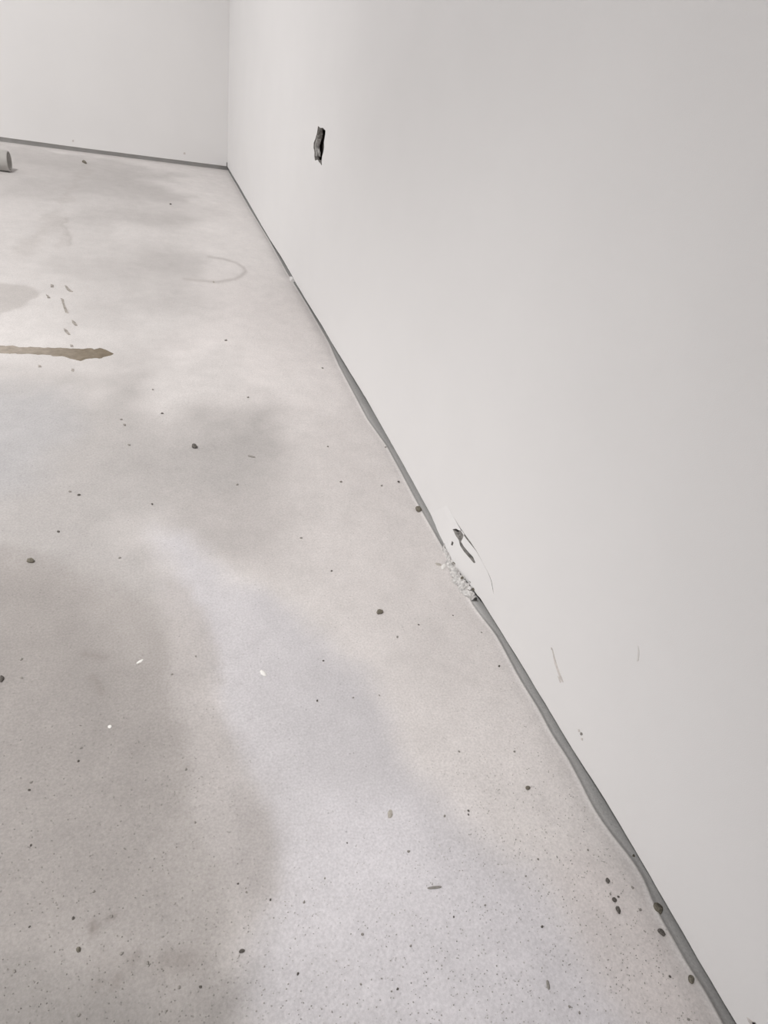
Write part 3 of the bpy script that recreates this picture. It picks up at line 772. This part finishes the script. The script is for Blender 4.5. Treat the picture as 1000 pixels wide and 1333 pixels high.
# ------------------------------------------------------------------ crumbled foot of the broken board
def crumpled(name, path, m, seed, amp, nv=11):
    """Crumpled strip: path holds (y, x_in, z_in, x_out, z_out)."""
    bm = bmesh.new()
    g = []
    n = 80
    for i in range(n + 1):
        t = i / n * (len(path) - 1)
        k = min(int(t), len(path) - 2)
        a = [path[k][q] + (path[k + 1][q] - path[k][q]) * (t - k) for q in range(5)]
        row = []
        for j in range(nv + 1):
            s = j / nv
            x, z = a[1] + (a[3] - a[1]) * s, a[2] + (a[4] - a[2]) * s + 0.003 * math.sin(math.pi * s)
            q = Vector((x * 85, a[0] * 85, seed))
            def jig(o1, o2):
                return amp * noise.noise(q + Vector(o1)) + 0.45 * amp * noise.noise(q * 3.3 + Vector(o2))
            row.append(bm.verts.new((x + jig((0, 0, 0), (1, 2, 3)), a[0] + jig((5, 5, 5), (8, 1, 2)), max(0.0003, z + 1.2 * jig((9, 1, 4), (3, 7, 1))))))
        g.append(row)
    for i in range(n):
        for j in range(nv):
            bm.faces.new((g[i][j], g[i + 1][j], g[i + 1][j + 1], g[i][j + 1]))
    ex = bmesh.ops.extrude_face_region(bm, geom=list(bm.faces), use_keep_orig=True)
    for q in ex['geom']:
        if isinstance(q, bmesh.types.BMVert):
            q.co.z = q.co.z - 0.0015
    return link(name, bm, m)

torn = crumpled('torn_board_strip', [
    (0.648, 0.4280, 0.007, 0.4255, 0.003),
    (0.628, 0.4265, 0.007, 0.4215, 0.001),
    (0.610, 0.4260, 0.007, 0.4180, 0.000),
    (0.585, 0.4260, 0.008, 0.4130, 0.000),
    (0.560, 0.4265, 0.008, 0.4125, 0.000),
    (0.540, 0.4280, 0.008, 0.4170, 0.000),
    (0.528, 0.4300, 0.008, 0.4260, 0.002)], M_TORN, 5, 0.0045)
tag(torn, 'white crumpled strip of torn board spilling from the broken wall foot', 'plaster')
crumb_mesh = [rock_mesh('plaster_crumb', s, m, 0.8, 0.6, 2) for s, m in ((41, M_PLASTER), (44, M_CORE), (47, M_STONE))]
for i, (spot, z, mi, label) in enumerate((
        ((0.4349, 0.6285, 0.00414), 0.004, 0, 'white plaster crumb at the upper tip of the torn strip'),
        ((0.4349, 0.6177, 0.00314), 0.006, 1, 'grey plaster crumb against the board beside the upper tip of the torn strip'),
        ((0.4251, 0.6014, 0.00357), 0.002, 2, 'dark crumb on the floor at the upper end of the torn strip'),
        ((0.4297, 0.5938, 0.00355), 0.006, 1, 'grey plaster crumb on the upper end of the torn strip'),
        ((0.424, 0.5692, 0.00255), 0.004, 2, 'dark crumb on the middle of the torn strip'),
        ((0.433, 0.5547, 0.00368), 0.008, 1, 'grey plaster crumb on the lower end of the torn strip'),
        ((0.4264, 0.5461, 0.00296), 0.004, 0, 'white plaster crumb hanging at the lower end of the torn strip'),
        ((0.4322, 0.542, 0.00296), 0.005, 2, 'dark crumb in the hollow at the lower end of the torn strip'),
        ((0.4263, 0.535, 0.00271), 0.001, 0, 'white plaster crumb on the floor below the torn strip'))):
    loose('plaster_crumb', crumb_mesh[mi], spot[0], spot[1], spot[2], i + 2, label, 'crumb', 'crumbs of the broken board', 1.2, z + 0.003)
lump = (0.4404, 1.8962, 0.00851)
loose('plaster_lump', crumb_mesh[0], WALL_X + 0.005, lump[1] - 0.01, 0.010, 2, 'white plaster lump bridging the wall gap near the back corner', 'plaster', None, 0.8, -0.002)

# ------------------------------------------------------------------ pipe offcut at the left edge
pr = 0.035
px_, py_ = (-0.429, 2.8684)
bm = bmesh.new()
seg, plen, wall_t = 40, 0.55, 0.004
prof = [(0, pr - 0.0015), (-0.0015, pr), (-plen, pr), (-plen, pr - wall_t), (-0.0015, pr - wall_t), (0, pr - wall_t + 0.0008)]
rings = [[bm.verts.new((x, r * math.cos(2 * math.pi * i / seg), r * math.sin(2 * math.pi * i / seg))) for i in range(seg)] for x, r in prof]
for a in range(len(rings)):
    ra, rb = rings[a], rings[(a + 1) % len(rings)]
    for i in range(seg):
        bm.faces.new((ra[i], ra[(i + 1) % seg], rb[(i + 1) % seg], rb[i]))
pipe = link('pipe_offcut', bm, M_PIPE, None, True)
pipe.location = (px_, py_ + pr, pr - 0.0008)
pipe.rotation_euler = (0, 0, math.radians(-6))
tag(pipe, 'short grey plastic pipe lying on the far floor at the left edge', 'pipe')
